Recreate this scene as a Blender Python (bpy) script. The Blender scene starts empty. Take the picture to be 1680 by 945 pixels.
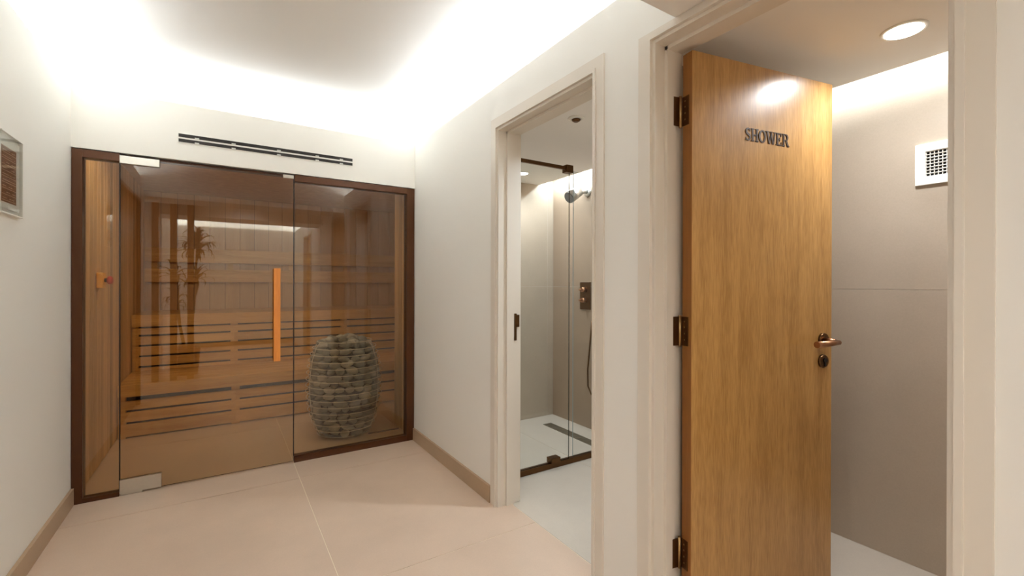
import bpy, bmesh, math, random
from mathutils import Vector, Matrix
random.seed(7)
S = bpy.context.scene
C = S.collection
PI = math.pi
R = math.radians

# ------------------------------------------------------------ camera
F_PX, YAW, PITCH, ROLL, CX, CY = 737.94, .5711, -.0013, .0023, 840.0, 467.27
cam = bpy.data.cameras.new('camera'); cam.sensor_width = 36; cam.sensor_fit = 'HORIZONTAL'
cam.lens = F_PX / 1680 * 36; cam.shift_y = (CY - 472.5) / 1680; cam.clip_start = .02
co = bpy.data.objects.new('camera', cam); C.objects.link(co); S.camera = co
fw = Vector((math.sin(YAW)*math.cos(PITCH), math.cos(YAW)*math.cos(PITCH), math.sin(PITCH)))
rt = Vector((math.cos(YAW), -math.sin(YAW), 0)); up = rt.cross(fw)
r2 = rt*math.cos(ROLL) + up*math.sin(ROLL); u2 = up*math.cos(ROLL) - rt*math.sin(ROLL)
co.matrix_world = Matrix(((r2.x, u2.x, -fw.x, 0), (r2.y, u2.y, -fw.y, 0), (r2.z, u2.z, -fw.z, 1.2), (0, 0, 0, 1)))

# ------------------------------------------------------------ key numbers
XL, XR, YB, ZT = -.69, 1.2425, 3.32, 2.27      # corridor walls, sauna front, top of walls
WT = .14                                        # wall thickness
XO = XR + WT
YR = -3.54                                      # far end of corridor behind the camera
ZC = 2.43                                       # cove ceiling
CV = .125                                       # cove depth

# ------------------------------------------------------------ world, exposure, lights
w = bpy.data.worlds.new('world'); S.world = w; w.use_nodes = True
w.node_tree.nodes['Background'].inputs[0].default_value = (.93, .97, 1, 1)
w.node_tree.nodes['Background'].inputs[1].default_value = .05
S.view_settings.view_transform = 'Standard'; S.view_settings.look = 'None'
S.view_settings.gamma = 1; S.view_settings.use_curve_mapping = False
S.view_settings.exposure = 0.29
S.cycles.max_bounces = 12; S.cycles.diffuse_bounces = 9; S.cycles.transparent_max_bounces = 24
S.cycles.glossy_bounces = 5; S.cycles.sample_clamp_indirect = 4; S.cycles.caustics_reflective = False

def area(name, loc, sx, sy, power, col, target, spread=180):
    l = bpy.data.lights.new(name, 'AREA'); l.shape = 'RECTANGLE'; l.size = sx; l.size_y = sy
    l.energy = power; l.color = col; l.spread = R(spread)
    o = bpy.data.objects.new(name, l); C.objects.link(o); o.location = loc
    o.rotation_euler = Vector(target).to_track_quat('-Z', 'Y').to_euler()
    return o
COVE = (.85, .93, 1.0); P_COVE = 8.8            # watts per metre
def strip_y(x, y0, y1, side, k=1, name='cove_light'):
    o = area(name, (x, (y0+y1)/2, ZT-.02), y1-y0, .03, k*P_COVE*(y1-y0), COVE, (0, 0, 1))
    o.rotation_euler = Matrix(((0, 1, 0), (-1, 0, 0), (0, 0, 1))).to_euler()
    m = Matrix.Rotation(PI, 4, 'X') @ Matrix.Rotation(PI/2, 4, 'Z')
    t = Matrix.Rotation(R(52)*side, 4, 'Y')
    o.rotation_euler = (t @ m).to_euler()
def strip_x(y, x0, x1, side, k=1, name='cove_light'):
    o = area(name, ((x0+x1)/2, y, ZT-.02), x1-x0, .03, k*P_COVE*(x1-x0), COVE, (0, 0, 1))
    m = Matrix.Rotation(PI, 4, 'X')
    o.rotation_euler = (Matrix.Rotation(-R(52)*side, 4, 'X') @ m).to_euler()
strip_y(XL-.085, .98, YB-.14, 1); strip_y(XR+.085, .98, YB-.14, -1); strip_x(YB+.085, XL+.08, XR-.08, -1, .42)
strip_y(XL-.085, YR, -.93, 1, 1.3); strip_y(XR+.085, YR, -.93, -1, 1.3); strip_x(YR-.085, XL-.05, XR+.05, 1, 1.8)
# LED slots of the two shower rooms
COOL = (.80, .91, 1.0)
def slot_light(x, y0, y1, p):
    o = area('slot_light', (x, (y0+y1)/2, 2.155), y1-y0, .03, p, COOL, (0, 0, -1))
    o.rotation_euler = (Matrix.Rotation(-R(12), 4, 'Y') @ Matrix.Rotation(PI/2, 4, 'Z')).to_euler()
slot_light(2.475, 2.36, 3.27, 7)
slot_light(2.405, -.35, 1.16, 4.0)
area('lobby_fill', (-1.40, .10, 1.55), .7, .7, 1.2, (.96, .98, 1.0), (1, .35, -.05))  # added fill lamp, out of view, softly brightening the front of the corridor
# unseen fill lights added under the sauna ceiling to brighten the benches
area('sauna_fill', (.1, 3.62, 2.13), 1.4, .12, 8.0, (1, .93, .80), (0, .7, -1), 150)
area('sauna_fill', (.6, 5.2, 2.13), 2.0, .25, .7, (1, .9, .76), (0, .1, -1))

# ------------------------------------------------------------ materials
def new_mat(name):
    m = bpy.data.materials.new(name); m.use_nodes = True
    nt = m.node_tree; return m, nt, nt.nodes['Principled BSDF']
def lin(c):
    return tuple(((v/255)/12.92 if v/255 <= .04045 else ((v/255+.055)/1.055)**2.4) for v in c) + (1,)
def plain(name, rgb, rough=.5, metal=0, spec=.5, noise=0, bump=0, nscale=40, coat=0):
    m, nt, b = new_mat(name)
    b.inputs['Base Color'].default_value = lin(rgb); b.inputs['Roughness'].default_value = rough
    b.inputs['Metallic'].default_value = metal; b.inputs['Specular IOR Level'].default_value = spec
    b.inputs['Coat Weight'].default_value = coat
    if noise or bump:
        tc = nt.nodes.new('ShaderNodeTexCoord'); n = nt.nodes.new('ShaderNodeTexNoise')
        n.inputs['Scale'].default_value = nscale; n.inputs['Detail'].default_value = 5
        nt.links.new(tc.outputs['Object'], n.inputs['Vector'])
        if noise:
            mx = nt.nodes.new('ShaderNodeMix'); mx.data_type = 'RGBA'
            c = lin(rgb)
            mx.inputs['A'].default_value = tuple(v*(1-noise) for v in c[:3])+(1,)
            mx.inputs['B'].default_value = tuple(min(1, v*(1+noise)) for v in c[:3])+(1,)
            nt.links.new(n.outputs['Fac'], mx.inputs['Factor']); nt.links.new(mx.outputs['Result'], b.inputs['Base Color'])
        if bump:
            bp = nt.nodes.new('ShaderNodeBump'); bp.inputs['Strength'].default_value = bump; bp.inputs['Distance'].default_value = .002
            nt.links.new(n.outputs['Fac'], bp.inputs['Height']); nt.links.new(bp.outputs['Normal'], b.inputs['Normal'])
    return m
def wood(name, dark, light, axis='Z', scale=9, rough=.45, vary=.12, coat=0, fine=.35, spec=.5):
    m, nt, b = new_mat(name); N = nt.nodes.new; L = nt.links.new
    tc = N('ShaderNodeTexCoord'); oi = N('ShaderNodeObjectInfo')
    mp = N('ShaderNodeMapping'); s = [scale]*3; s['XYZ'.index(axis)] = scale*.09
    mp.inputs['Scale'].default_value = s
    ad = N('ShaderNodeVectorMath'); ad.operation = 'ADD'
    ml = N('ShaderNodeMath'); ml.operation = 'MULTIPLY'; ml.inputs[1].default_value = 37.0
    L(oi.outputs['Random'], ml.inputs[0]); L(tc.outputs['Object'], ad.inputs[0]); L(ml.outputs[0], ad.inputs[1])
    L(ad.outputs[0], mp.inputs['Vector'])
    n1 = N('ShaderNodeTexNoise'); n1.inputs['Scale'].default_value = 1.0; n1.inputs['Detail'].default_value = 4; n1.inputs['Distortion'].default_value = .6
    n2 = N('ShaderNodeTexNoise'); n2.inputs['Scale'].default_value = 9.0; n2.inputs['Detail'].default_value = 3
    L(mp.outputs[0], n1.inputs['Vector']); L(mp.outputs[0], n2.inputs['Vector'])
    m1 = N('ShaderNodeMath'); m1.operation = 'MULTIPLY_ADD'; m1.inputs[1].default_value = fine
    m2 = N('ShaderNodeMath'); m2.operation = 'MULTIPLY'; m2.inputs[1].default_value = 1-fine
    L(n1.outputs['Fac'], m2.inputs[0]); L(n2.outputs['Fac'], m1.inputs[0]); L(m2.outputs[0], m1.inputs[2])
    cr = N('ShaderNodeValToRGB'); cr.color_ramp.elements[0].position = .36; cr.color_ramp.elements[1].position = .64
    cr.color_ramp.elements[0].color = lin(dark); cr.color_ramp.elements[1].color = lin(light)
    L(m1.outputs[0], cr.inputs['Fac'])
    hs = N('ShaderNodeHueSaturation')
    mr = N('ShaderNodeMapRange'); mr.inputs['To Min'].default_value = 1-vary; mr.inputs['To Max'].default_value = 1+vary
    L(oi.outputs['Random'], mr.inputs['Value']); L(mr.outputs[0], hs.inputs['Value'])
    L(cr.outputs['Color'], hs.inputs['Color']); L(hs.outputs['Color'], b.inputs['Base Color'])
    bp = N('ShaderNodeBump'); bp.inputs['Strength'].default_value = .12; bp.inputs['Distance'].default_value = .001
    L(m1.outputs[0], bp.inputs['Height']); L(bp.outputs['Normal'], b.inputs['Normal'])
    b.inputs['Roughness'].default_value = rough; b.inputs['Coat Weight'].default_value = coat; b.inputs['Coat Roughness'].default_value = .2
    b.inputs['Specular IOR Level'].default_value = spec
    return m
def glass(name, tint, ior=1.5, rough=0.0):
    """clear or tinted pane: straight-through light tinted at each face, Fresnel mirror on top"""
    m = bpy.data.materials.new(name); m.use_nodes = True; nt = m.node_tree; nt.nodes.clear(); N = nt.nodes.new; L = nt.links.new
    out = N('ShaderNodeOutputMaterial'); mx = N('ShaderNodeMixShader'); tr = N('ShaderNodeBsdfTransparent'); gl = N('ShaderNodeBsdfGlossy')
    gl.inputs['Roughness'].default_value = rough; tr.inputs['Color'].default_value = tint + (1,)
    fr = N('ShaderNodeFresnel'); ge = N('ShaderNodeNewGeometry'); mi = N('ShaderNodeMix'); mi.data_type = 'FLOAT'
    mi.inputs['A'].default_value = ior; mi.inputs['B'].default_value = 1/ior
    L(ge.outputs['Backfacing'], mi.inputs['Factor']); L(mi.outputs['Result'], fr.inputs['IOR'])
    L(fr.outputs[0], mx.inputs[0]); L(tr.outputs[0], mx.inputs[1]); L(gl.outputs[0], mx.inputs[2]); L(mx.outputs[0], out.inputs[0])
    return m
def emit(name, col, s):
    m = bpy.data.materials.new(name); m.use_nodes = True; nt = m.node_tree
    b = nt.nodes['Principled BSDF']; b.inputs['Base Color'].default_value = (.8, .8, .8, 1)
    b.inputs['Emission Color'].default_value = col + (1,); b.inputs['Emission Strength'].default_value = s
    return m
def tile_mat(name, rgb, rough=.38, vary=.03):
    m, nt, b = new_mat(name); N = nt.nodes.new; L = nt.links.new
    ge = N('ShaderNodeNewGeometry'); n1 = N('ShaderNodeTexNoise'); n1.inputs['Scale'].default_value = 2.3; n1.inputs['Detail'].default_value = 8; n1.inputs['Roughness'].default_value = .62
    n2 = N('ShaderNodeTexNoise'); n2.inputs['Scale'].default_value = 160; n2.inputs['Detail'].default_value = 2
    L(ge.outputs['Position'], n1.inputs['Vector']); L(ge.outputs['Position'], n2.inputs['Vector'])
    cr = N('ShaderNodeValToRGB'); c = lin(rgb)
    cr.color_ramp.elements[0].position = .3; cr.color_ramp.elements[1].position = .7
    cr.color_ramp.elements[0].color = tuple(v*.93 for v in c[:3])+(1,); cr.color_ramp.elements[1].color = tuple(v*1.06 for v in c[:3])+(1,)
    L(n1.outputs['Fac'], cr.inputs['Fac'])
    mx = N('ShaderNodeMix'); mx.data_type = 'RGBA'; mx.blend_type = 'MULTIPLY'; mx.inputs['Factor'].default_value = .12
    L(cr.outputs['Color'], mx.inputs['A']); L(n2.outputs['Fac'], mx.inputs['B']); L(mx.outputs['Result'], b.inputs['Base Color'])
    mr = N('ShaderNodeMapRange'); mr.inputs['To Min'].default_value = rough-.06; mr.inputs['To Max'].default_value = rough+.08
    L(n1.outputs['Fac'], mr.inputs['Value']); L(mr.outputs[0], b.inputs['Roughness'])
    return m

M = {}
M['paint'] = plain('wall_paint', (238, 236, 230), .6)
M['ceil'] = plain('ceiling_paint', (242, 240, 236), .7)
M['trim'] = plain('trim_paint', (222, 214, 202), .35)
M['skirt'] = tile_mat('skirting_tile', (176, 150, 122), .4)
M['tile'] = tile_mat('floor_tile', (212, 188, 167), .36)
M['tile2'] = tile_mat('shower_floor_tile', (206, 196, 182), .38)
M['wtile'] = tile_mat('shower_wall_tile', (188, 174, 156), .36)
M['wtile_d'] = tile_mat('shower_end_wall_tile', (168, 148, 128), .4)
M['grout'] = plain('grout', (232, 218, 196), .8)
M['grout_d'] = plain('shower_grout', (206, 196, 184), .8)
M['bronze'] = plain('dark_bronze_frame', (74, 40, 14), .35, metal=.35, spec=.4)
M['metal_br'] = plain('bronze_ironmongery', (104, 76, 50), .3, metal=1, noise=.08)
M['metal_lt'] = plain('copper_handle', (176, 130, 98), .28, metal=1)
M['pin'] = plain('hinge_pin_brass', (170, 140, 96), .3, metal=1)
M['steel'] = plain('brushed_steel', (205, 200, 190), .28, metal=1, noise=.05, nscale=90)
M['chrome'] = plain('chrome', (214, 214, 212), .3, metal=1)
M['nozzle'] = plain('grey_nozzle_plate', (96, 96, 94), .5)
M['drain'] = plain('drain_metal', (118, 108, 88), .4, metal=.6)
M['wire'] = plain('steel_wire', (214, 214, 210), .35, metal=.0)
M['stone'] = plain('heater_stone', (138, 141, 142), .85, noise=.3, bump=.5, nscale=24)
M['stone2'] = plain('heater_stone_light', (172, 173, 172), .85, noise=.3, bump=.5, nscale=24)
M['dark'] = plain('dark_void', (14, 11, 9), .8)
M['black'] = plain('black_slot', (26, 18, 12), .7)
M['cladv'] = wood('sauna_cladding', (190, 152, 104), (222, 186, 136), 'Z', 22, .5, .32)
M['cladb'] = wood('sauna_back_boards', (190, 150, 108), (208, 170, 128), 'Z', 10, .5, .04)
M['bench'] = wood('sauna_bench_wood', (186, 140, 74), (220, 176, 108), 'X', 16, .45, .1)
M['handle'] = wood('orange_wood_handle', (196, 114, 40), (222, 140, 56), 'Z', 30, .4, 0)
M['oak'] = wood('oak_veneer', (156, 112, 56), (188, 143, 82), 'Z', 24, .34, 0, coat=.4, fine=.5)
M['oak_e'] = wood('oak_lipping', (122, 74, 28), (144, 92, 40), 'Z', 13, .4, 0)
M['dwood'] = wood('dark_timber', (74, 44, 20), (98, 60, 30), 'Z', 12, .4, .05)
M['glass'] = glass('bronze_glass', (.80, .73, .60), 1.75)
M['cglass'] = glass('clear_glass', (.955, .975, .97))
M['acrylic'] = glass('clear_acrylic', (.97, .985, .98), 1.45)
M['gedge'] = plain('pale_glass_edge', (150, 170, 172), .2)
M['gedge_b'] = plain('dark_glass_edge', (34, 22, 14), .25)
M['white'] = plain('white_plastic', (238, 236, 228), .4)
M['red'] = plain('red_button', (190, 46, 28), .35)
M['yellow'] = plain('orange_box', (255, 190, 40), .4)
M['brownprint'] = plain('brown_print', (116, 66, 40), .5)
M['paper'] = plain('sign_print_lines', (196, 160, 130), .5)
M['leaf'] = plain('dracaena_leaf', (44, 52, 20), .45, noise=.3, nscale=8)
M['cane'] = plain('dracaena_cane', (120, 96, 62), .8, noise=.2, bump=.4)
M['pot'] = plain('grey_pot', (92, 88, 82), .5)
M['soil'] = plain('soil', (46, 32, 22), .95, bump=.5)
M['lamp'] = emit('lamp_glow', (1, .95, .88), 14)
M['fillglow'] = emit('fill_panel_glow', (.96, .98, 1), .6)  # glow of the added lobby fill panel
M['led'] = emit('led_diffuser', (1, .98, .95), 9)
M['letter'] = plain('letter_bronze', (58, 34, 18), .4)

# ------------------------------------------------------------ helpers
def bx(bm, x0, x1, y0, y1, z0, z1, bev=0, mi=0):
    vs = [bm.verts.new((x, y, z)) for x in (x0, x1) for y in (y0, y1) for z in (z0, z1)]
    fs = []
    for q in ((0, 1, 3, 2), (4, 6, 7, 5), (0, 4, 5, 1), (2, 3, 7, 6), (0, 2, 6, 4), (1, 5, 7, 3)):
        f = bm.faces.new([vs[i] for i in q]); f.material_index = mi; fs.append(f)
    if bev:
        es = list({e for f in fs for e in f.edges})
        bmesh.ops.bevel(bm, geom=es, offset=bev, segments=2, profile=.7, affect='EDGES')
    return bm
def cyl(bm, p0, p1, r, n=20, r1=None, bev=0):
    p0, p1 = Vector(p0), Vector(p1); d = p1-p0; q = d.to_track_quat('Z', 'Y').to_matrix()
    r1 = r if r1 is None else r1
    a = [bm.verts.new(p0 + q @ Vector((r*math.cos(t), r*math.sin(t), 0))) for t in [2*PI*i/n for i in range(n)]]
    b = [bm.verts.new(p1 + q @ Vector((r1*math.cos(t), r1*math.sin(t), 0))) for t in [2*PI*i/n for i in range(n)]]
    for i in range(n):
        f = bm.faces.new((a[i], a[(i+1) % n], b[(i+1) % n], b[i])); f.smooth = True
    bm.faces.new(a[::-1]); bm.faces.new(b)
    return bm
def lathe(bm, c, prof, n=28, axis='Z', smooth=True):
    rings = []
    for r, z in prof:
        ring = []
        for i in range(n):
            t = 2*PI*i/n; u, v = r*math.cos(t), r*math.sin(t)
            p = {'Z': (u, v, z), 'Y': (u, z, v), 'X': (z, u, v)}[axis]
            ring.append(bm.verts.new(Vector(c)+Vector(p)))
        rings.append(ring)
    for a, b in zip(rings, rings[1:]):
        for i in range(n):
            f = bm.faces.new((a[i], a[(i+1) % n], b[(i+1) % n], b[i])); f.smooth = smooth
    bm.faces.new(rings[0][::-1]); bm.faces.new(rings[-1])
    return bm
def tube(bm, pts, r, n=8, closed=False):
    pts = [Vector(p) for p in pts]; m = len(pts); rings = []
    nrm = None
    for i, p in enumerate(pts):
        a = pts[(i-1) % m] if (closed or i) else p; b = pts[(i+1) % m] if (closed or i < m-1) else p
        d = (b-a).normalized()
        if nrm is None: nrm = d.orthogonal().normalized()
        nrm = (nrm - d*nrm.dot(d)).normalized(); bn = d.cross(nrm)
        rr = r[i] if isinstance(r, (list, tuple)) else r
        rings.append([bm.verts.new(p + nrm*rr*math.cos(2*PI*k/n) + bn*rr*math.sin(2*PI*k/n)) for k in range(n)])
    for i in range(m if closed else m-1):
        a, b = rings[i], rings[(i+1) % m]
        for k in range(n):
            f = bm.faces.new((a[k], a[(k+1) % n], b[(k+1) % n], b[k])); f.smooth = True
    if not closed:
        bm.faces.new(rings[0][::-1]); bm.faces.new(rings[-1])
    return bm
def nb(): return bmesh.new()
def tag(o, label=None, cat=None, group=None, kind=None):
    if label: o['label'] = label
    if cat: o['category'] = cat
    if group: o['group'] = group
    if kind: o['kind'] = kind
    return o
def obj(name, bm, mat, parent=None, origin=None, **kw):
    bmesh.ops.recalc_face_normals(bm, faces=bm.faces)
    if origin is not None: bmesh.ops.translate(bm, verts=bm.verts, vec=-Vector(origin))
    me = bpy.data.meshes.new(name); bm.to_mesh(me); bm.free()
    for m_ in (mat if isinstance(mat, (list, tuple)) else [mat]): me.materials.append(m_)
    o = bpy.data.objects.new(name, me); C.objects.link(o)
    if origin is not None: o.location = origin
    if parent is not None:
        o.parent = parent
        o.matrix_parent_inverse = world(parent).inverted()
    tag(o, **kw); return o
def world(o):
    m = Matrix.LocRotScale(o.location, o.rotation_euler, o.scale)
    return (world(o.parent) @ o.matrix_parent_inverse @ m) if o.parent else m
def empty(name, loc, label, cat, group=None, kind=None, rot=(0, 0, 0)):
    o = bpy.data.objects.new(name, None); C.objects.link(o); o.location = loc; o.rotation_euler = rot
    o.empty_display_size = .1
    return tag(o, label, cat, group, kind)
def box(name, b, mat, parent=None, bev=0, **kw):
    c = ((b[0]+b[1])/2, (b[2]+b[3])/2, b[4])
    return obj(name, bx(nb(), *b, bev=bev), mat, parent, origin=c, **kw)
def copies(src, parent, locs, rots=None, scales=None, mats=None):
    for i, l in enumerate(locs):
        c = src.copy(); C.objects.link(c); c.parent = parent; c.location = l
        if rots: c.rotation_euler = rots[i]
        if scales: c.scale = scales[i]

# ------------------------------------------------------------ floor
bm = nb()
bx(bm, -1.6, 2.75, YR-.2, 6.05, -.12, -.0018)
floor = obj('floor', bm, M['grout'], kind='structure', label='floor of large beige rectangular tiles with pale grout joints', cat='floor')
def tiles(x_edges, y_edges, mat, parent, g=.0045, z=0.0, name='tile', t=.009):
    for x0, x1 in zip(x_edges, x_edges[1:]):
        for y0, y1 in zip(y_edges, y_edges[1:]):
            box(name, (x0+g/2, x1-g/2, y0+g/2, y1-g/2, z-t, z), mat, parent)
tiles([-1.6, -.8, .40, 1.328], [YR-.1, -1.76, -.56, .64, 1.84, 3.04, 4.24, 5.44, 6.0], M['tile'], floor)
tiles([1.328, 2.03, 2.60], [1.28, 2.33], M['tile2'], floor)
tiles([1.328, 2.03, 2.60], [2.33, 3.3], M['tile2'], floor)
tiles([1.328, 2.03, 2.60], [-.4, .3, 1.24], M['tile2'], floor)
# rest of sauna floor to the right
tiles([1.328, 2.2], [3.66, 4.24, 5.44, 6.0], M['tile'], floor)

# ------------------------------------------------------------ walls
ZG, LIP = ZT-.04, .022
def wall(name, boxes, mat, label, parent=None):
    bm = nb()
    for b in boxes:
        if b[5] == ZT:                               # top of wall: trough behind a thin lip
            bx(bm, *b[:5], ZG)
            x0, x1, y0, y1 = b[:4]
            if name == 'wall_left' or (name == 'wall_lobby' and x1 == XL): x0 = x1-LIP
            elif name == 'wall_right': x1 = x0+LIP
            elif name == 'wall_back': y1 = y0+LIP; x0 = XL; x1 = XR
            elif name == 'wall_rear': y0 = y1-LIP; x0 = XL; x1 = XR
            bx(bm, x0, x1, y0, min(y1, YB+.02), ZG, ZT)
        else: bx(bm, *b)
    return obj(name, bm, mat, parent, kind='structure', label=label, cat='wall')
YO = 1.0                                      # cove starts past this beam
LT = .12
wall('wall_left', [(XL-LT, XL, 1.99, YB+.02, 0, ZT), (XL-LT, XL, .93, 1.99, 2.035, ZT), (XL-LT, XL, .75, .93, 0, ZT),
     (XL-CV-.03, XL-CV, .945, YB+CV, 2.2, ZC)], M['paint'], 'cream painted wall on the left with a clear sign on it')
D1a, D1b, D2a, D2b, DH = 1.325, 2.083, .277, 1.044, 2.04
D3a, D3b = -2.25, -1.5
wall('wall_right', [(XR, XO, D1b, YB+.14, 0, ZT), (XR, XO, D2b, D1a, 0, ZT), (XR, XO, D1a, D1b, DH, ZT), (XR, XO, D2a, D2b, DH, ZT),
     (XR, XO, D3b, D2a, 0, ZT), (XR, XO, D3a, D3b, DH, ZT), (XR, XO, YR-.14, D3a, 0, ZT),
     (XR+CV, XR+CV+.03, .945, YB+CV, 2.2, ZC), (XR+CV, XR+CV+.03, YR-CV, -.9, 2.2, ZC)], M['paint'],
     'cream painted wall on the right with two open doorways')
wall('wall_back', [(XL-.16, XR+.14, YB, YB+.1, 1.935, ZT), (XL-.16, XR+.16, YB+CV, YB+CV+.03, 2.2, ZC)], M['paint'],
     'cream painted wall panel above the glass sauna front')
wall('wall_rear', [(XL-.16, XR+.16, YR-.12, YR, 0, ZT), (XL-.16, XR+.16, YR-CV-.03, YR-CV, 2.2, ZC)], M['paint'],
     'cream painted wall closing the corridor behind the plant')
wall('wall_lobby', [(XL-.12, XL, YR, -.90, 0, ZT), (-1.6, XL-.12, -1.02, -.90, 0, 2.3), (-1.6, -1.5, -.90, .93, 0, 2.3), (-1.6, XL-.12, .81, .93, 0, 2.3),
     (XL-CV-.03, XL-CV, YR-CV, -.9, 2.2, ZC)], M['paint'],
     'cream painted walls of the side lobby beyond the timber posts')
# ceilings
bm = nb(); bx(bm, XL-CV-.03, XR+CV+.03, .9, YB+CV+.03, ZC, ZC+.05); bx(bm, XL-CV-.03, XR+CV+.03, YR-CV-.03, -.85, ZC, ZC+.05)
bx(bm, -1.6, XR+.14, -.95, .6, 2.27, 2.33); 
obj('ceiling', bm, M['ceil'], kind='structure', label='white raised ceiling lit by hidden cove strips along its edges', cat='ceiling')
bm = nb(); bx(bm, XL-.16, XR+.001, .56, .945, 2.068, ZC)
bx(bm, XR, XR+.16, .56, .945, 2.27, ZC)
obj('trim_1', bm, M['ceil'], kind='structure', label='dropped ceiling beam crossing the corridor above the near doorway', cat='beam')
bm = nb(); bx(bm, XL-.16, XR+.001, -.89, -.40, 2.068, ZC)
obj('trim_2', bm, M['ceil'], kind='structure', label='second dropped ceiling beam, reflected in the sauna glass behind the timber posts', cat='beam')
# skirtings
SH, ST = .092, .014
def skirt(name, b, label):
    o = box(name, b, M['skirt'], kind='structure', label=label, cat='skirting'); return o
skirt('baseboard_left', (XL, XL+ST, 2.06, YB-.001, .001, SH), 'beige tile skirting along the left wall')
skirt('baseboard_right', (XR-ST, XR, 2.14, YB-.001, .001, SH), 'beige tile skirting between sauna and far doorway')
skirt('baseboard_rear', (XL+.001, XR-.001, YR, YR+ST, .001, SH), 'beige tile skirting along the wall behind the plant')

# ------------------------------------------------------------ door linings and architraves
def lining(name, ya, yb, label, top_out, y_far_stops=True):
    bm = nb(); p = .008
    aw = .054
    # lining (jambs and head) fills wall thickness
    for s, y in ((1, ya), (-1, yb)):
        y0, y1 = sorted((y-s*.012, y+s*.014)); 
        bx(bm, XR-.001, XO+.001, y0, y1, 0, DH)
        y0, y1 = sorted((y+s*.013, y+s*.026)); bx(bm, XR+.048, XR+.092, y0, y1, 0, DH-.013)     # stop bead
        y0, y1 = sorted((y+s*.002, y-s*aw)); bx(bm, XR-p, XR, y0, y1, 0, DH-.002)      # architrave leg
        y0, y1 = sorted((y+s*.002, y-s*.012)); bx(bm, XR-p-.006, XR-p, y0, y1, 0, DH-.002)
        y0, y1 = sorted((y+s*.002, y-s*aw)); bx(bm, XO, XO+.012, y0, y1, 0, 2.06)
    bx(bm, XR-.001, XO+.001, ya+.013, yb-.013, DH-.014, DH+.012)
    bx(bm, XR+.048, XR+.092, ya+.013, yb-.013, DH-.027, DH-.013)
    bx(bm, XR-p, XR, ya-aw, yb+aw, DH-.002, top_out)
    bx(bm, XR-p-.006, XR-p, ya-.012, yb+.012, DH-.002, DH+.011)
    bx(bm, XO, XO+.012, ya-aw, yb+aw, DH-.002, 2.06)
    return obj(name, bm, M['trim'], kind='structure', label=label, cat='door frame')
trim_far = lining('trim_3', D1a, D1b, 'cream painted frame of the far doorway with sliding door pull', 2.094)
trim_near = lining('trim_4', D2a, D2b, 'cream painted frame around the open oak shower door', 2.067)
lining('trim_5', D3a, D3b, 'cream painted frame of the third doorway, seen only as a reflection in the sauna glass', 2.094)
# closed oak door of third doorway
d3 = box('door_3', (XR+.045, XR+.089, D3a+.03, D3b-.03, .006, 2.01), M['oak'], kind='structure', label='closed oak door far down the corridor, seen reflected in glass', cat='door')
bm = nb(); lathe(bm, (XR+.045, D3b-.09, 1.0), [(.025, 0), (.025, -.008)], axis='X'); tube(bm, [(XR+.04, D3b-.09, 1.0), (XR-.01, D3b-.09, 1.0), (XR-.01, D3b-.2, 1.0)], .009)
obj('handle', bm, M['metal_br'], d3)
# dark panel door in left wall
bm = nb(); bx(bm, XL-.07, XL-.03, .96, 1.96, .005, 2.0, bev=.002)
d4 = obj('door_4', bm, M['dwood'], kind='structure', label='dark stained timber door in the left wall, seen as a reflection', cat='door')
bm = nb(); bx(bm, XL-.11, XL+.004, .931, .962, 0, 2.034); bx(bm, XL-.11, XL+.004, 1.958, 1.989, 0, 2.034); bx(bm, XL-.11, XL+.004, .961, 1.959, 2.003, 2.034)
obj('trim_6', bm, M['dwood'], kind='structure', label='dark timber frame around the dark door in the left wall', cat='door frame')

# pocket door edge with bronze pull (far doorway)
bm = nb(); bx(bm, XR+.094, XO-.004, 2.064, 2.082, .004, DH-.015)
pd = obj('door_2', bm, M['trim'], kind='structure', label='edge of the cream sliding door in the far doorway with a bronze pull', cat='sliding door')
px0 = XR+.094
bm = nb(); bx(bm, px0+.004, px0+.017, 2.0555, 2.066, .892, 1.04, bev=.004)
pull = obj('edge_pull', bm, M['metal_br'], pd, label='bronze lever pull on the sliding door edge')
bm = nb(); bx(bm, px0+.017, px0+.036, 2.059, 2.066, .965, 1.032, bev=.002)
obj('latch_plate', bm, M['metal_br'], pull)

# ------------------------------------------------------------ far shower room
X1 = 2.565
def tiled_wall(name, ax, pos, a0, a1, sgn, mat, label, zs=(0, 1.18, 2.085), joints=None, ztop=2.25):
    """wall slab with grout face and tile parts; sgn: side the tiles face"""
    bm = nb(); g = .003
    if ax == 'X': bx(bm, min(pos, pos-sgn*.08)+(-sgn*.0), max(pos, pos-sgn*.08), a0, a1, -.0, ztop)
    else: bx(bm, a0, a1, min(pos, pos-sgn*.08), max(pos, pos-sgn*.08), 0, ztop)
    bmesh.ops.translate(bm, verts=bm.verts, vec=((-sgn*.0012, 0, 0) if ax == 'X' else (0, -sgn*.0012, 0)))
    o = obj(name, bm, M['grout_d'], kind='structure', label=label, cat='wall')
    js = joints or [a0, a1]
    for b0, b1 in zip(js, js[1:]):
        for z0, z1 in zip(zs, zs[1:]):
            lo, hi = sorted((pos, pos-sgn*.008))
            if ax == 'X': box('tile', (lo, hi, b0+g/2, b1-g/2, z0+g/2, z1-g/2), mat, o)
            else: box('tile', (b0+g/2, b1-g/2, lo, hi, z0+g/2, z1-g/2), mat, o)
    return o
ZS = (0, 1.18, 2.24)
tiled_wall('wall_shower_end', 'X', X1, 1.26, 3.36, -1, M['wtile_d'], 'brown beige tiled wall behind the rain head in the far shower', ZS, [1.26, 2.35, 3.29])
tiled_wall('wall_shower_side', 'Y', 3.29, XO, X1, -1, M['wtile'], 'beige tiled wall on the left inside the far shower', ZS, [XO, 2.50, X1])
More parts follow.
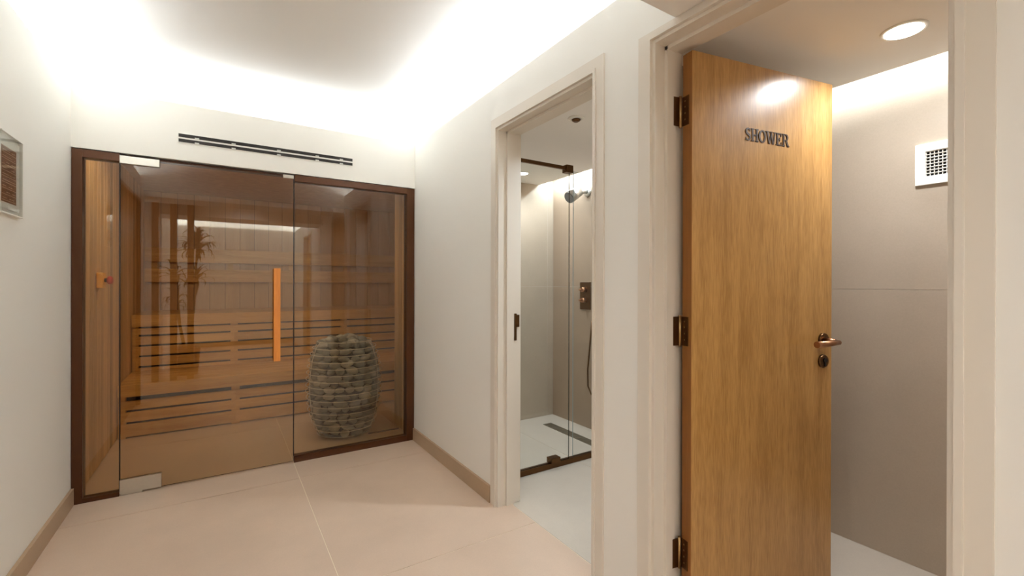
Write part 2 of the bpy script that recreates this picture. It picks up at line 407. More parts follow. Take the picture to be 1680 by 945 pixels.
tiled_wall('wall_shower_divider', 'Y', 1.27, XO, X1, 1, M['wtile'], 'tiled partition between the two shower rooms', ZS, [XO, 2.0, X1])
X2 = 2.485
tiled_wall('wall_washroom_end', 'X', X2, -.42, 1.19, -1, M['wtile'], 'beige tiled wall behind the open oak door, lit from a ceiling slot', ZS, [-.42, .5, 1.18] and [-.42, 1.18])
tiled_wall('wall_washroom_side', 'Y', 1.18, XO, X2, -1, M['wtile'], 'tiled wall on the left inside the near shower room', ZS, [XO, X2])
tiled_wall('wall_washroom_near', 'Y', -.4, XO, X2, 1, M['wtile'], 'tiled wall on the right inside the near shower room', ZS, [XO, X2])
bm = nb(); bx(bm, XO, 2.40, 1.27, 3.30, 2.095, 2.13); bx(bm, XO, 2.66, 1.27, 3.36, 2.24, 2.27)
bx(bm, XO, 2.345, -.42, 1.2, 2.10, 2.13); bx(bm, XO, 2.58, -.42, 1.2, 2.24, 2.27)
bm2 = bm
obj('ceiling_2', bm2, M['ceil'], kind='structure', label='white plaster ceilings of the two shower rooms with light slots', cat='ceiling')
# LED diffusers in slots
box('light_slot', (2.452, 2.50, 2.35, 3.28, 2.165, 2.172), M['led'], label='glowing strip in the ceiling slot above the far shower head', cat='strip light')
box('light_slot', (2.385, 2.43, -.38, 1.17, 2.165, 2.172), M['led'], label='glowing strip in the ceiling slot above the near room wall vent', cat='strip light')

# shower screen: fixed pane, sliding pane, rails
SY = 2.33
scr = empty('shower_screen', (1.9, SY, 0), 'frameless clear glass shower screen with bronze rail in the far doorway', 'shower screen')
def pane(name, b, mat, edge, parent, **kw):
    bm = nb(); bx(bm, *b)
    bm.faces.ensure_lookup_table(); bmesh.ops.recalc_face_normals(bm, faces=bm.faces)
    for f in bm.faces: f.material_index = 0 if abs(f.normal.y) > .5 else 1
    c = ((b[0]+b[1])/2, (b[2]+b[3])/2, b[4])
    return obj(name, bm, [mat, edge], parent, origin=c, **kw)
pane('glass_panel', (1.40, 1.952, SY-.003, SY+.005, .034, 1.965), M['cglass'], M['gedge_b'], scr)
pane('glass_panel', (2.00, 2.55, SY+.012, SY+.020, .034, 1.965), M['cglass'], M['gedge'], scr)
bm = nb(); bx(bm, 1.957, 1.975, SY-.001, SY+.016, .034, 1.965, bev=.002)
obj('seal_gap_strip', bm, M['acrylic'], scr)
box('threshold_rail', (1.39, 2.555, SY-.012, SY+.024, 0, .034), M['metal_br'], scr, bev=.002)
# stabiliser bar from clamp back to the left over the doorway
bm = nb(); tube(bm, [(1.39, SY-.16, 1.985), (1.93, SY, 1.985)], .0085, 10)
box('clamp', (1.915, 1.972, SY-.018, SY+.03, 1.945, 1.995), M['metal_br'], scr, bev=.003)
bm.free(); bm = nb(); bx(bm, 1.39, 1.93, SY-.008, SY+.008, 1.962, 1.985, bev=.002)
obj('support_bar', bm, M['metal_br'], scr)
box('door_guide', (1.79, 1.865, SY-.022, SY+.03, .034, .068), M['metal_br'], scr, bev=.002)

# rain head
sh = empty('wall_shower', (X1, 2.82, 1.97), 'chrome angled shower head on the lit tile wall', 'shower head')
bm = nb(); lathe(bm, (X1, 2.82, 1.975), [(.042, 0), (.042, -.012), (.02, -.018)], axis='X'); obj('wall_plate', bm, M['chrome'], sh)
bm = nb(); tube(bm, [(X1-.01, 2.82, 1.975), (X1-.06, 2.82, 1.97), (X1-.12, 2.82, 1.945)], .021, 16); obj('arm', bm, M['chrome'], sh)
bm = nb(); cyl(bm, (X1-.105, 2.82, 1.967), (X1-.205, 2.82, 1.902), .046, 28, .05); head = obj('spray_head', bm, M['chrome'], sh)
bm = nb(); cyl(bm, (X1-.2045, 2.82, 1.9023), (X1-.209, 2.82, 1.8995), .046, 28); obj('nozzle_face', bm, M['nozzle'], head)
# valve
vl = empty('shower_valve', (X1, 2.845, 1.1), 'rectangular bronze shower valve plate with two knobs', 'shower valve')
box('plate', (X1-.012, X1, 2.782, 2.905, .99, 1.218), M['metal_br'], vl, bev=.002)
for z in (1.155, 1.068):
    bm = nb(); cyl(bm, (X1-.01, 2.842, z), (X1-.05, 2.842, z), .022, 20, .019); cyl(bm, (X1-.05, 2.842, z), (X1-.075, 2.842, z), .008, 10)
    obj('knob', bm, M['metal_lt'], vl)
bm = nb(); tube(bm, [(X1-.02, 2.745, .9), (X1-.025, 2.765, .7), (X1-.03, 2.785, .5), (X1-.03, 2.782, .36), (X1-.03, 2.74, .3), (X1-.03, 2.69, .34), (X1-.02, 2.66, .9)], .007, 8)
tag(obj('shower_hose', bm, M['metal_br']), 'dark flexible shower hose looping low on the tile wall', 'hose')
# drain
dr = empty('linear_drain', (2.35, 2.8, 0), 'long bronze slot drain in the far shower floor', 'drain')
box('frame', (2.305, 2.388, 2.42, 3.09, .0, .003), M['drain'], dr)
bm = nb()
for i in range(22): bx(bm, 2.315, 2.378, 2.435+i*.03, 2.435+i*.03+.018, .003, .0045)
obj('grate', bm, M['drain'], dr, kind='stuff')

# downlights
def downlight(x, y, z, label, lit=True, r=.055, power=10, col=(.93, .96, 1.0)):
    t = empty('downlight', (x, y, z), label, 'downlight')
    bm = nb(); lathe(bm, (x, y, z), [(r+.012, 0), (r+.012, -.003), (r, -.005), (r, 0)]); obj('bezel', bm, M['white'], t)
    bm = nb(); lathe(bm, (x, y, z), [(r, -.004), (r*.98, -.0055)]); obj('diffuser', bm, M['lamp'] if lit else M['dark'], t)
    if lit:
        l = bpy.data.lights.new('downlight_lamp', 'AREA'); l.shape = 'DISK'; l.size = r*1.8; l.energy = power; l.color = col; l.spread = R(150)
        o = bpy.data.objects.new('downlight_lamp', l); C.objects.link(o); o.location = (x, y, z-.012)
    return t
downlight(2.02, .59, 2.10, 'round lit downlight in the near shower room ceiling above the vent', power=6)
downlight(2.03, 3.0, 2.095, 'round lit downlight inside the far shower enclosure', power=5, r=.04)
downlight(1.85, 1.62, 2.095, 'lit downlight in the far shower room just inside its doorway', power=9, r=.04, col=COOL)
downlight(-1.05, .15, 2.27, 'lit downlight over the side lobby, reflected in the sauna glass', power=7, r=.04)
downlight(.25, -.1, 2.27, 'downlight added in the corridor ceiling between the two beams to light the door frames', power=1.5, r=.045)  # added lamp, out of view, to light the door frames
downlight(.62, -1.9, ZC, 'lit downlight in the rear ceiling beyond the second beam', power=9, r=.045)
wl = empty('fill_panel', (-1.49, .10, 1.55), 'square glowing panel added as fill light in the side lobby left of the posts', 'fill light')  # invented panel that houses the lobby fill lamp
box('housing', (-1.499, -1.43, -.27, .47, 1.18, 1.92), M['white'], wl, bev=.004)
box('diffuser', (-1.43, -1.422, -.25, .45, 1.2, 1.9), M['fillglow'], wl)
sp = empty('ceiling_sensor', (1.60, 1.855, 2.095), 'small dark recessed sensor in the far shower room ceiling', 'sensor')
bm = nb(); lathe(bm, (1.60, 1.855, 2.095), [(.045, 0), (.045, -.004), (.026, -.008), (.026, 0)]); obj('rim', bm, M['white'], sp)
bm = nb(); lathe(bm, (1.60, 1.855, 2.095), [(.025, -.002), (.022, -.014), (.012, -.02)]); obj('sensor_eye', bm, M['metal_br'], sp)

# wall vent in the near room
vt = empty('wall_vent', (X2, .60, 1.71), 'square white wall vent with grid beside the near door frame', 'vent')
bm = nb(); y0, y1, z0, z1 = .512, .683, 1.62, 1.792; d = .014
iy0, iy1, iz0, iz1 = y0+.034, y1-.034, z0+.034, z1-.034
bx(bm, X2-d, X2, y0, y1, z0, iz0, bev=.002); bx(bm, X2-d, X2, y0, y1, iz1, z1, bev=.002)
bx(bm, X2-d, X2, y0, iy0, iz0-.001, iz1+.001); bx(bm, X2-d, X2, iy1, y1, iz0-.001, iz1+.001)
obj('frame', bm, M['white'], vt)
box('backing', (X2-.002, X2-.0005, iy0, iy1, iz0, iz1), M['dark'], vt)
for i in range(9):
    z = iz0+(i)*(iz1-iz0)/8; box('slat', (X2-.010, X2-.003, iy0, iy1, z-.0013, z+.0013), M['white'], vt)
for i in range(9):
    y = iy0+(i)*(iy1-iy0)/8; box('slat', (X2-.007, X2-.002, y-.0013, y+.0013, iz0, iz1), M['white'], vt)

# ------------------------------------------------------------ oak door (near doorway), open
P0 = Vector((1.354, .966, 0)); ANG = R(-11.0); DW, DT = .722, .044
door = bpy.data.objects.new('door_1', None); C.objects.link(door); door.location = P0; door.rotation_euler = (0, 0, ANG)
tag(door, 'open oak veneer door lettered SHOWER with bronze lever handle', 'door', kind='structure')
def dlocal(name, bm, mat, parent=None, **kw):
    me = None
    bmesh.ops.recalc_face_normals(bm, faces=bm.faces)
    me = bpy.data.meshes.new(name); bm.to_mesh(me); bm.free()
    for m_ in (mat if isinstance(mat, (list, tuple)) else [mat]): me.materials.append(m_)
    o = bpy.data.objects.new(name, me); C.objects.link(o); o.parent = parent or door; tag(o, **kw); return o
bm = nb(); bx(bm, .0005, DW, 0, DT, .006, 2.006, bev=.0012); dlocal('leaf', bm, M['oak'])
bm = nb(); bx(bm, 0, .0015, .001, DT-.001, .007, 2.005); dlocal('edge_lipping', bm, M['oak_e'])
# lever handle (local -Y faces the corridor)
hx, hz = .668, .983
hd = None
bm = nb(); lathe(bm, (hx, 0, hz), [(.026, 0), (.026, -.008), (.024, -.010)], 28, 'Y'); rose = dlocal('handle_rose', bm, M['metal_br'])
bm = nb(); tube(bm, [(hx, -.008, hz), (hx, -.05, hz-.004)], .010, 16)
tube(bm, [(hx+.009, -.058, hz-.006), (hx-.03, -.058, hz-.007), (hx-.118, -.058, hz-.009)], [.0095, .011, .0125], 18)
dlocal('lever', bm, M['metal_lt'], rose)
bm = nb(); lathe(bm, (.668, 0, .897), [(.0265, 0), (.0265, -.006), (.023, -.010)], 28, 'Y'); esc = dlocal('escutcheon', bm, M['metal_br'])
bm = nb(); cyl(bm, (.668, -.009, .901), (.668, -.014, .901), .009, 16); bx(bm, .665, .671, -.0135, -.009, .878, .9); dlocal('keyway', bm, M['black'], esc)
# hinges
for z in (1.807, 1.037, .257):
    h = dlocal('hinge', cyl(nb(), (-.009, .046, z-.055), (-.009, .046, z+.055), .0055, 12), M['pin'])
    bm = nb(); bx(bm, -.003, .0002, .014, .044, z-.051, z+.051, bev=.001); dlocal('hinge_leaf', bm, M['metal_br'], h)
    bm = nb(); bx(bm, -.040, -.009, .0452, .0478, z-.051, z+.051, bev=.001); lf = dlocal('hinge_leaf', bm, M['metal_br'], h)
    bm = nb()
    for k in (-.03, -.008, .014, .034): cyl(bm, (-.0028, .030, z+k), (-.0036, .030, z+k), .003, 8)
    dlocal('screws', bm, M['pin'], h)
# letters (slab serif), unit height 1
def stroke_letter(polys):
    bm = nb()
    for poly in polys:
        a = [bm.verts.new((x, 0, z)) for x, z in poly]; b = [bm.verts.new((x, -.045, z)) for x, z in poly]
        n = len(poly); bm.faces.new(a); bm.faces.new(b[::-1])
        for i in range(n): bm.faces.new((a[i], a[(i+1) % n], b[(i+1) % n], b[i]))
    return bm
def rect(x0, x1, z0, z1): return [(x0, z0), (x1, z0), (x1, z1), (x0, z1)]
def band(cl, ws):
    out = []
    L_, R_ = [], []
    for i, (x, z) in enumerate(cl):
        a = cl[max(0, i-1)]; b = cl[min(len(cl)-1, i+1)]
        dx, dz = b[0]-a[0], b[1]-a[1]; l = math.hypot(dx, dz); nx, nz = -dz/l, dx/l
        w_ = ws(i/(len(cl)-1))/2; L_.append((x+nx*w_, z+nz*w_)); R_.append((x-nx*w_, z-nz*w_))
    return [[L_[i], L_[i+1], R_[i+1], R_[i]] for i in range(len(cl)-1)]
def sarc(cx_, cz_, rx, rz, a0, a1, n=9): return [(cx_+rx*math.cos(R(a0+(a1-a0)*i/n)), cz_+rz*math.sin(R(a0+(a1-a0)*i/n))) for i in range(n+1)]
sl, st = .075, .17
GL = {}
top = sarc(.33, .72, .20, .22, 38, 190, 9); mid = [(.2, .56), (.33, .5), (.46, .43)]; bot = sarc(.33, .27, .22, .22, 45, -140, 11)
GL['S'] = (.66, band(top + [(.17, .59), (.3, .52), (.42, .46)] + bot, lambda t: .08+.10*math.sin(PI*t)) + [rect(.515, .57, .74, .98), rect(.08, .135, .02, .27)])
GL['H'] = (.92, [rect(.12, .12+st, 0, 1), rect(.63, .63+st, 0, 1), rect(.12, .8, .45, .55), rect(.03, .38, 0, sl), rect(.54, .89, 0, sl), rect(.03, .38, 1-sl, 1), rect(.54, .89, 1-sl, 1)])
GL['O'] = (.86, band(sarc(.43, .5, .34, .45, 0, 360, 22), lambda t: .10+.09*abs(math.cos(2*PI*t))))
def para(x0, x1, w_): return [(x0, 1), (x0+w_, 1), (x1+w_, 0), (x1, 0)]
GL['W'] = (1.22, [para(.1, .33, st), para(.62, .40, .11), para(.55, .78, st), para(1.06, .86, .11), rect(.0, .34, 1-sl, 1), rect(.46, .8, 1-sl, 1), rect(.94, 1.22, 1-sl, 1)])
GL['E'] = (.78, [rect(.12, .12+st, 0, 1), rect(.03, .7, 0, .09), rect(.03, .68, .91, 1), rect(.12, .52, .45, .54), rect(.63, .71, 0, .28), rect(.61, .68, .72, 1), rect(.47, .53, .35, .64)])
GL['R'] = (.88, [rect(.12, .12+st, 0, 1), rect(.03, .38, 0, sl), rect(.03, .5, 1-sl, 1), rect(.2, .5, .46, .55), rect(.68, .9, 0, sl)] + band(sarc(.48, .73, .2, .225, 90, -90, 9), lambda t: .09+.09*math.sin(PI*t)) + [[(.42, .5), (.6, .5), (.86, 0), (.66, 0)]])
word = 'SHOWER'; tot = sum(GL[c][0] for c in word)
tx, tw, th, tz = .246, .227, .0465, 1.726; k = tw/tot; cur = tx
for c in word:
    bm = stroke_letter(GL[c][1]); bmesh.ops.scale(bm, verts=bm.verts, vec=(k, th, th)); bmesh.ops.translate(bm, verts=bm.verts, vec=(cur, -.0002, tz))
    dlocal('letter', bm, M['letter'], label='raised dark letter ' + c); cur += GL[c][0]*k

# ------------------------------------------------------------ sauna front
YG = YB+.015
bm = nb(); fd = .075
bx(bm, XL+.002, XL+.046, YB+.002, YB+fd, 0, 1.93, bev=.0015)
bx(bm, XR-.062, XR-.003, YB+.002, YB+fd, 0, 1.93, bev=.0015)
bx(bm, XL+.045, -.491, YB+.004, YB+fd, 1.888, 1.93); bx(bm, .402, XR-.061, YB+.004, YB+fd, 1.888, 1.93)
bx(bm, -.4915, .4025, YB+.03, YB+fd, 1.917, 1.93)
bx(bm, XL+.045, -.491, YB+.004, YB+fd-.02, 0, .024); bx(bm, .402, XR-.061, YB+.004, YB+fd-.02, 0, .043)
obj('trim_7', bm, M['bronze'], kind='structure', label='dark bronze frame around the glass sauna front', cat='frame')
# plaster reveal lines around opening
bm = nb(); bx(bm, XL-.12, XL+.001, YB+.018, YB+.12, 0, 1.936); bx(bm, XR-.001, XR+.14, YB+.14, YB+.15, 0, 1.93)
obj('trim_8', bm, M['paint'], kind='structure', label='cream plaster reveal beside the sauna frame', cat='reveal')
pane('window_1', (XL+.045, -.493, YG+.008, YG+.018, .022, 1.89), M['glass'], M['gedge_b'], None, kind='structure', label='narrow fixed bronze glass pane left of the sauna door', cat='glass panel')
pane('window_2', (.404, XR-.06, YG+.008, YG+.018, .041, 1.89), M['glass'], M['gedge_b'], None, kind='structure', label='wide fixed bronze glass pane in front of the stone heater', cat='glass panel')
gd = empty('door_5', (-.49, YG, 0), 'frameless bronze glass sauna door with a vertical wooden handle', 'door', kind='structure')
pane('glass_panel', (-.489, .399, YG+.002, YG+.012, .006, 1.916), M['glass'], M['gedge_b'], gd)
bm = nb(); bx(bm, -.491, -.313, YG-.010, YG+.002, 1.878, 1.921, bev=.0012); bx(bm, -.491, -.313, YG+.012, YG+.024, 1.878, 1.921, bev=.0012); obj('hinge_patch', bm, M['steel'], gd)
bm = nb(); bx(bm, -.489, -.303, YG-.012, YG+.002, .010, .089, bev=.0012); bx(bm, -.489, -.303, YG+.012, YG+.024, .010, .089, bev=.0012); hp = obj('hinge_patch', bm, M['steel'], gd)
box('floor_pivot', (-.485, -.39, YG-.008, YG+.02, .0, .010), M['steel'], hp)
box('seal_gap_strip', (.3985, .4035, YG+.0, YG+.02, .043, 1.915), M['black'], gd)  # dark strip added for the dark line of pane edge and door gap
box('seal_gap_strip', (-.4935, -.4895, YG+.0, YG+.02, .022, 1.915), M['black'], gd)  # same dark gap line, drawn on the hinge side
box('clip', (.335, .398, YG-.008, YG+.02, 1.903, 1.925), M['steel'], gd, bev=.001)
bm = nb(); bx(bm, .277, .316, YG-.052, YG-.022, .695, 1.300, bev=.003); hdl = obj('handle', bm, M['handle'], gd, origin=(.296, YG-.04, .7), label='plain orange toned wooden bar handle')
bm = nb(); bx(bm, .281, .312, YG+.034, YG+.060, .695, 1.300, bev=.003); obj('handle', bm, M['handle'], gd, origin=(.296, YG+.04, .7))
bm = nb()
for z in (.8, 1.2): cyl(bm, (.296, YG-.023, z), (.296, YG+.0015, z), .006, 12); cyl(bm, (.296, YG+.0125, z), (.296, YG+.035, z), .006, 12)
obj('standoff', bm, M['steel'], hdl)

# air vent slots above
av = empty('slot_diffuser', (.276, YB, 2.07), 'long black two slot air diffuser above the sauna glass', 'vent')
x0, x1 = -.223, .776
bm = nb(); bx(bm, x0-.004, x1+.004, YB-.003, YB, 2.038, 2.096, bev=.0008); obj('plate', bm, M['paint'], av)
for z0, z1 in ((2.0715, 2.0915), (2.0425, 2.0615)):
    sl_ = box('slot', (x0, x1, YB-.0042, YB-.0028, z0, z1), M['black'], av)
    for xx in (-.133, .055, .308, .542, .70):
        box('clip', (xx-.011, xx+.011, YB-.006, YB-.004, z0-.001, z0+.007), M['wire'], sl_)

# ------------------------------------------------------------ sauna interior
XS, YW, YI = 2.15, 5.95, YB+fd+.002
def clad(name, ax, pos, a0, a1, sgn, z1, label, w_=.098, mat=None, gp=.0062):
    bm = nb()
    lo, hi = sorted((pos-sgn*.012, pos-sgn*.05))
    if ax == 'X': bx(bm, lo, hi, a0, a1, 0, z1)
    else: bx(bm, a0, a1, lo, hi, 0, z1)
    o = obj(name, bm, M['dwood'], kind='structure', label=label, cat='wall')
    n = max(1, round((a1-a0)/w_)); ww = (a1-a0)/n; first = None; locs = []
    for i in range(n):
        c = a0+(i+.5)*ww
        loc = (pos-sgn*.006, c, 0) if ax == 'X' else (c, pos-sgn*.006, 0)
        if first is None:
            bm = nb()
            if ax == 'X': bx(bm, -.014*sgn if sgn > 0 else -.008, .008 if sgn > 0 else .014, -ww/2+.0015, ww/2-.0015, .004, z1-.004, bev=.0095)
            else: bx(bm, -ww/2+.0018, ww/2-.0018, -.006, .006, .004, z1-.004, bev=.002)
            first = obj('cladding_board', bm, mat or M['cladv'], None); first.parent = o; first.location = loc
        else: locs.append(loc)
    copies(first, o, locs); return o
ZSA = 2.16
clad('wall_sauna_left', 'X', XL+.006, YI, YW, 1, ZSA, 'left sauna wall of narrow vertical pale timber boards')
clad('wall_sauna_right', 'X', XR-.004, YI, 3.79, -1, ZSA, 'short boarded return wall at the right of the sauna glass', .1)
clad('wall_sauna_back', 'Y', YW, XL, XS, -1, ZSA, 'sauna back wall of vertical timber boards behind the upper bench', .14, M['cladb'])
clad('wall_sauna_end', 'X', XS, 3.79, YW, -1, ZSA, 'far right boarded wall of the sauna beyond the heater', .12)
wall('wall_sauna_front', [(XR+.05, XS+.05, 3.74, 3.79, 0, ZSA), (XL, XR+.05, YI, YI+.02, 1.94, ZSA)], M['cladv'], 'inner front wall of the sauna hidden beside the heater')
bm = nb(); bx(bm, XL-.05, XS+.06, YB+.1, YW+.06, ZSA, ZSA+.04)
obj('ceiling_3', bm, M['cladv'], kind='structure', label='timber boarded ceiling of the sauna', cat='ceiling')

def plank_row(parent, x0, x1, y0, y1, z0, z1, name='plank', joint=None):
    return box(name, (x0, x1, y0, y1, z0, z1), M['bench'], parent, bev=.002)
# lower bench
BX0, BX1 = XL+.014, XS-.012
lb = empty('sauna_bench', ((BX0+BX1)/2, 4.5, 0), 'lower wide sauna bench with horizontal slatted front, standing on the floor', 'bench')
def joints(x0, x1, xs):
    e = [x0]+xs+[x1]; return list(zip(e, e[1:]))
JX = [.092, 1.12]
def bench(parent, yf, yb, zt, gaps, zbase, nose):
    # top planks run lengthwise
    n = 5; ww = (yb-yf)/n
    for i in range(n):
        box('top_plank', (BX0, BX1, yf+.022+i*(yb-yf-.022)/n+.003, yf+.022+(i+1)*(yb-yf-.022)/n-.003, zt-.028, zt), M['bench'], parent, bev=.002)
    box('nosing', (BX0, BX1, yf, yf+.022, zt-nose, zt+.0005), M['bench'], parent, bev=.002)
    fy = yf+.014+.01
    for z0, z1 in gaps:
        for a, b in joints(BX0+.0, BX1, JX):
            box('slat', (a+.0008, b-.0008, fy, fy+.02, z0, z1), M['bench'], parent, bev=.0018)
    for a in (BX0, .092-.03, 1.12-.03, BX1-.045):
        wdt = .045 if a in (BX0, BX1-.045) else .06
        box('stile', (a, a+wdt, fy+.004, fy+.05, zbase, zt-.028), M['bench'], parent)
    box('shade_board', (BX0, BX1, fy+.06, fy+.07, zbase, zt-.03), M['dark'], parent, label='dark sheet standing in for the shade behind the slats')  # dark sheet puts the shade of the slat gaps into colour
bench(lb, 4.50, 5.17, .416, [(.012, .109), (.126, .201), (.218, .289)], 0, .092)
ub = empty('sauna_bench', ((BX0+BX1)/2, 5.15, .42), 'upper sauna bench against the back wall, above the lower bench', 'bench')
bench(ub, 5.13, 5.93, .918, [(.418, .446), (.463, .540), (.557, .634), (.651, .724), (.741, .800)], .417, .104)
# backrest on back wall
br = empty('timber_rail', (.6, YW-.02, 1.22), 'two board timber leaning rail fixed along the sauna back wall', 'rail')
for z0, z1 in ((1.215, 1.352), (1.424, 1.572)): box('board', (BX0, BX1, YW-.062, YW-.034, z0, z1), M['bench'], br, bev=.003)
for x in (-.6, .07, .68, 1.3, 2.0): box('bracket', (x-.025, x+.025, YW-.034, YW-.012, 1.2, 1.58), M['bench'], br)

# emergency button on left sauna wall
eb = empty('emergency_button', (XL+.012, 3.9, 1.22), 'orange emergency stop box with a red push button on the left sauna wall', 'button')
box('housing', (XL+.013, XL+.045, 3.83, 3.92, 1.17, 1.268), M['yellow'], eb, bev=.004)
bm = nb(); cyl(bm, (XL+.044, 3.875, 1.22), (XL+.06, 3.875, 1.22), .013, 16); obj('collar', bm, M['black'], eb)
bm = nb(); lathe(bm, (XL+.058, 3.875, 1.22), [(.016, 0), (.026, .006), (.026, .02), (.018, .028)], 20, 'X'); obj('push_button', bm, M['red'], eb)

# thin dark line across the floor beside heater
box('floor_line', (.98, XR-.016, 3.635, 3.655, 0, .006), M['bronze'], label='thin dark line across the sauna floor right of the heater', cat='floor strip')

# ------------------------------------------------------------ stone heater
HC = Vector((.832, 3.80, 0)); HZ = .775
ht = empty('sauna_heater', HC, 'barrel shaped steel wire sauna heater filled with grey stones', 'heater')
def hr(z):
    pts = [(0, .19), (.10, .238), (.22, .27), (.35, .283), (.48, .281), (.6, .266), (.7, .235), (.76, .19), (.8, .16)]
    for (a, ra), (b, rb) in zip(pts, pts[1:]):
        if z <= b: t = max(0, (z-a)/(b-a)); t = t*t*(3-2*t)*.3+t*.7; return ra+(rb-ra)*t
    return .16
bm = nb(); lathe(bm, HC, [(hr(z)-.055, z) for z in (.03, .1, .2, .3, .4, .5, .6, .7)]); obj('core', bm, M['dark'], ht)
bm = nb(); lathe(bm, HC, [(.165, .012), (.175, .03), (.18, .034)], 32); obj('base_tray', bm, M['black'], ht)
for a in (40, 130, 220, 310):
    bm = nb(); x, y = HC.x+.14*math.cos(R(a)), HC.y+.14*math.sin(R(a)); cyl(bm, (x, y, 0), (x, y, .014), .014, 12); obj('foot', bm, M['black'], ht)
NR = 16
for i in range(NR):
    z = .022+i*(.745-.022)/(NR-1)
    r_ = hr(z)+.006
    bm = nb(); tube(bm, [(HC.x+r_*math.cos(t), HC.y+r_*math.sin(t), z) for t in [2*PI*j/48 for j in range(48)]], .0027, 6, closed=True)
    obj('wire_ring', bm, M['wire'], ht)
for j, ad in enumerate((-40, -166, 20, 90, 150)):
    t = R(ad); bm = nb()
    tube(bm, [(HC.x+(hr(z)-.002)*math.cos(t), HC.y+(hr(z)-.002)*math.sin(t), z) for z in [.02+.725*q/16 for q in range(17)]], .003, 6)
    obj('wire_upright', bm, M['wire'], ht)
# stones: 8 shared shapes
shapes = []
for s in range(8):
    bm = nb(); bmesh.ops.create_icosphere(bm, subdivisions=2, radius=1)
    rnd = random.Random(s+3); dirs = [(Vector((rnd.uniform(-1, 1), rnd.uniform(-1, 1), rnd.uniform(-1, 1))).normalized(), rnd.uniform(.72, .92)) for _ in range(9)]
    for v in bm.verts:
        for d_, h in dirs:
            q = v.co.dot(d_)
            if q > h: v.co -= d_*(q-h)*.85
        v.co += v.co.normalized()*rnd.uniform(-.03, .03)
    for f in bm.faces: f.smooth = True
    me = bpy.data.meshes.new('stone'); bm.to_mesh(me); bm.free()
    me.materials.append(M['stone'] if s % 3 else M['stone2']); shapes.append(me)
rs = random.Random(11)
def stone(x, y, z, sx, sy, sz, rot):
    o = bpy.data.objects.new('stone', rs.choice(shapes)); C.objects.link(o); o.parent = ht
    o.location = (x-HC.x, y-HC.y, z); o.scale = (sx, sy, sz); o.rotation_euler = rot
cnt = 0
rows = 15
for i in range(rows):
    z = .047+i*.0483; rr = hr(z)-.035
    a = rs.uniform(0, .4); end = a+2*PI
    while a < end-.13:
        wd = rs.choice((.030, .038, .046, .054, .060)); da = wd*2.0/(rr+.01)
        if a+da > end-.1: wd *= (end-a)/da; da = end-a
        t = a+da/2; j = rs.uniform(-.012, .004)
        stone(HC.x+(rr+j)*math.cos(t), HC.y+(rr+j)*math.sin(t), z+rs.uniform(-.009, .009), rs.uniform(.033, .038), max(.02, wd*.98), rs.uniform(.022, .034), (rs.uniform(-.35, .35), rs.uniform(-.25, .25), t+rs.uniform(-.15, .15)))
        a += da; cnt += 1
for k in range(22):
    t = rs.uniform(0, 2*PI); q = .15*math.sqrt(rs.random())
    stone(HC.x+q*math.cos(t), HC.y+q*math.sin(t), .735+.04*(1-q/.15)+rs.uniform(-.008, .008), rs.uniform(.035, .05), rs.uniform(.03, .042), rs.uniform(.024, .032), (rs.uniform(-.4, .4), rs.uniform(-.4, .4), rs.uniform(0, 6)))
    cnt += 1
print('stones', cnt)

# ------------------------------------------------------------ sign on left wall
sg = empty('wall_sign', (XL, 2.475, 1.45), 'clear acrylic wall sign with a brown printed panel on the left wall', 'sign')
sy0, sy1, sz0, sz1 = 2.372, 2.580, 1.462, 1.757
box('print_sheet', (XL+.0065, XL+.0075, sy0+.012, sy1-.014, sz0+.016, sz1-.014), M['white'], sg)
box('brown_panel', (XL+.0078, XL+.0085, sy0+.02, 2.532, 1.502, 1.71), M['brownprint'], sg)
rg = random.Random(4)
bm = nb()
for i in range(10):
    z = 1.508+i*.0222; bx(bm, XL+.0086, XL+.009, sy0+.022, 2.530, z, z+.0022)
obj('divider_lines', bm, M['paper'], sg)
bm = nb()
for i in range(9):
    z = 1.516+i*.0222; y = sy0+.03
    while y < 2.515:
        l_ = rg.uniform(.006, .018)
        if rg.random() < .8: bx(bm, XL+.0086, XL+.0089, y, min(y+l_, 2.522), z, z+.0032)
        y += l_+.005
obj('small_print', bm, M['paper'], sg, kind='stuff')
bm = nb(); bx(bm, XL+.010, XL+.014, sy0, sy1, sz0, sz1, bev=.0006); obj('acrylic_cover', bm, M['acrylic'], sg)
bm = nb(); bx(bm, XL+.0005, XL+.015, sy1-.003, sy1+.003, sz0, sz1); bx(bm, XL+.0005, XL+.015, sy0, sy1+.003, sz1, sz1+.004); bx(bm, XL+.0005, XL+.017, sy0, sy1+.006, sz0-.004, sz0)
obj('acrylic_rim', bm, M['gedge'] and M['white'], sg)

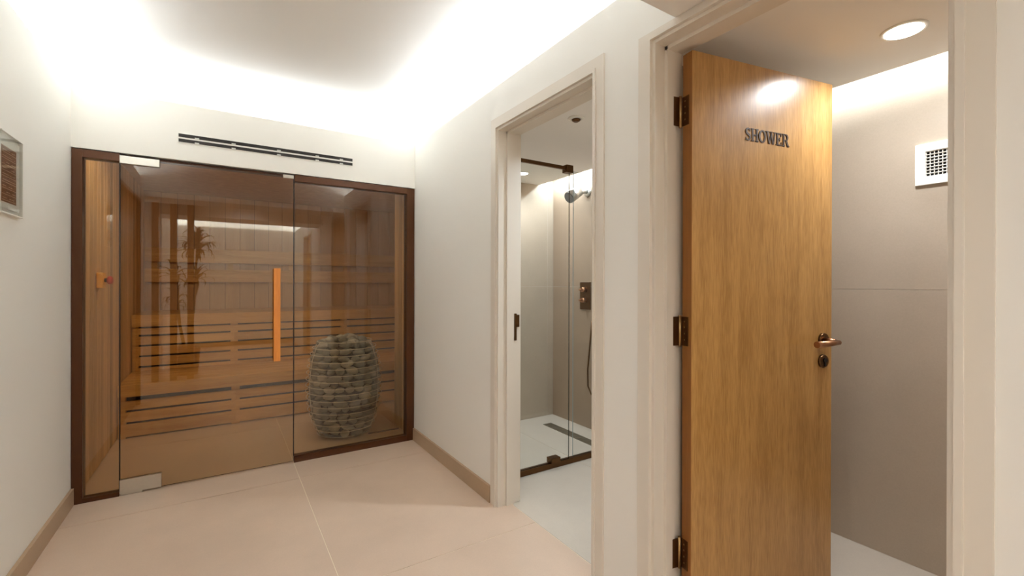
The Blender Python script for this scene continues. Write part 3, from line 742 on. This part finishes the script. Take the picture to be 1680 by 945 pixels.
# ------------------------------------------------------------ posts and plant behind the camera (seen in the glass)
for i, x in enumerate((-.695, -.516, -.343)):
    nm = ('left', 'middle', 'right')[i]
    tag(box('timber_post', (x-.034, x+.034, -.334, -.266, 0, 2.27), M['dwood'], bev=.002), '%s one of the three dark timber posts reflected in the sauna glass' % nm, 'post', 'timber screen posts')
pl = empty('potted_dracaena', (-.40, -.66, 0), 'tall dracaena plant in a grey pot, reflected behind the timber posts', 'plant')
bm = nb(); lathe(bm, (-.40, -.66, 0), [(.12, 0), (.15, .34), (.15, .36), (.135, .36), (.13, .33)]); pot = obj('pot', bm, M['pot'], pl)
bm = nb(); lathe(bm, (-.40, -.66, 0), [(.12, .31), (.125, .331)]); obj('soil', bm, M['soil'], pot)
def leafmesh():
    bm = nb(); n = 7; prev = None
    for i in range(n+1):
        t = i/n; w_ = .019*math.sin(PI*min(1, .12+t*.88))**.7*(1-.2*t)+.0008; x = .36*t*math.cos(.75*t*t); z = .12*t-.20*t*t*t
        a = bm.verts.new((x, -w_, z)); m_ = bm.verts.new((x, 0, z-.004)); b = bm.verts.new((x, w_, z))
        if prev: bm.faces.new((prev[0], a, m_, prev[1])); bm.faces.new((prev[1], m_, b, prev[2]))
        prev = (a, m_, b)
    me = bpy.data.meshes.new('leaf'); bm.to_mesh(me); bm.free(); me.materials.append(M['leaf']); return me
lm = leafmesh(); rl = random.Random(5)
for cx_, cy_, cz_, n, s in ((-.29, -.70, 1.68, 60, 1.0), (-.54, -.68, 1.28, 26, .85), (-.30, -.66, 1.25, 24, .8), (-.50, -.64, .96, 26, .75)):
    bm = nb(); tube(bm, [(-.40+(cx_+.40)*.2, -.66, .33), (-.40+(cx_+.40)*.7, -.60, .33+(cz_-.33)*.5), (cx_, cy_, cz_+.05)], [.017, .015, .012], 10); obj('cane', bm, M['cane'], pl)
    for k in range(n):
        o = bpy.data.objects.new('leaf', lm); C.objects.link(o); o.parent = pl
        o.location = (cx_+.40, cy_+.66, cz_+rl.uniform(-.06, .08)); sc = s*rl.uniform(.75, 1.1)
        o.scale = (sc, sc*1.1, sc); o.rotation_euler = (rl.uniform(-.2, .2), -rl.choice((-.45, -.15, .15, .45, .75, 1.05, 1.35)), k*2.4+rl.uniform(-.3, .3))
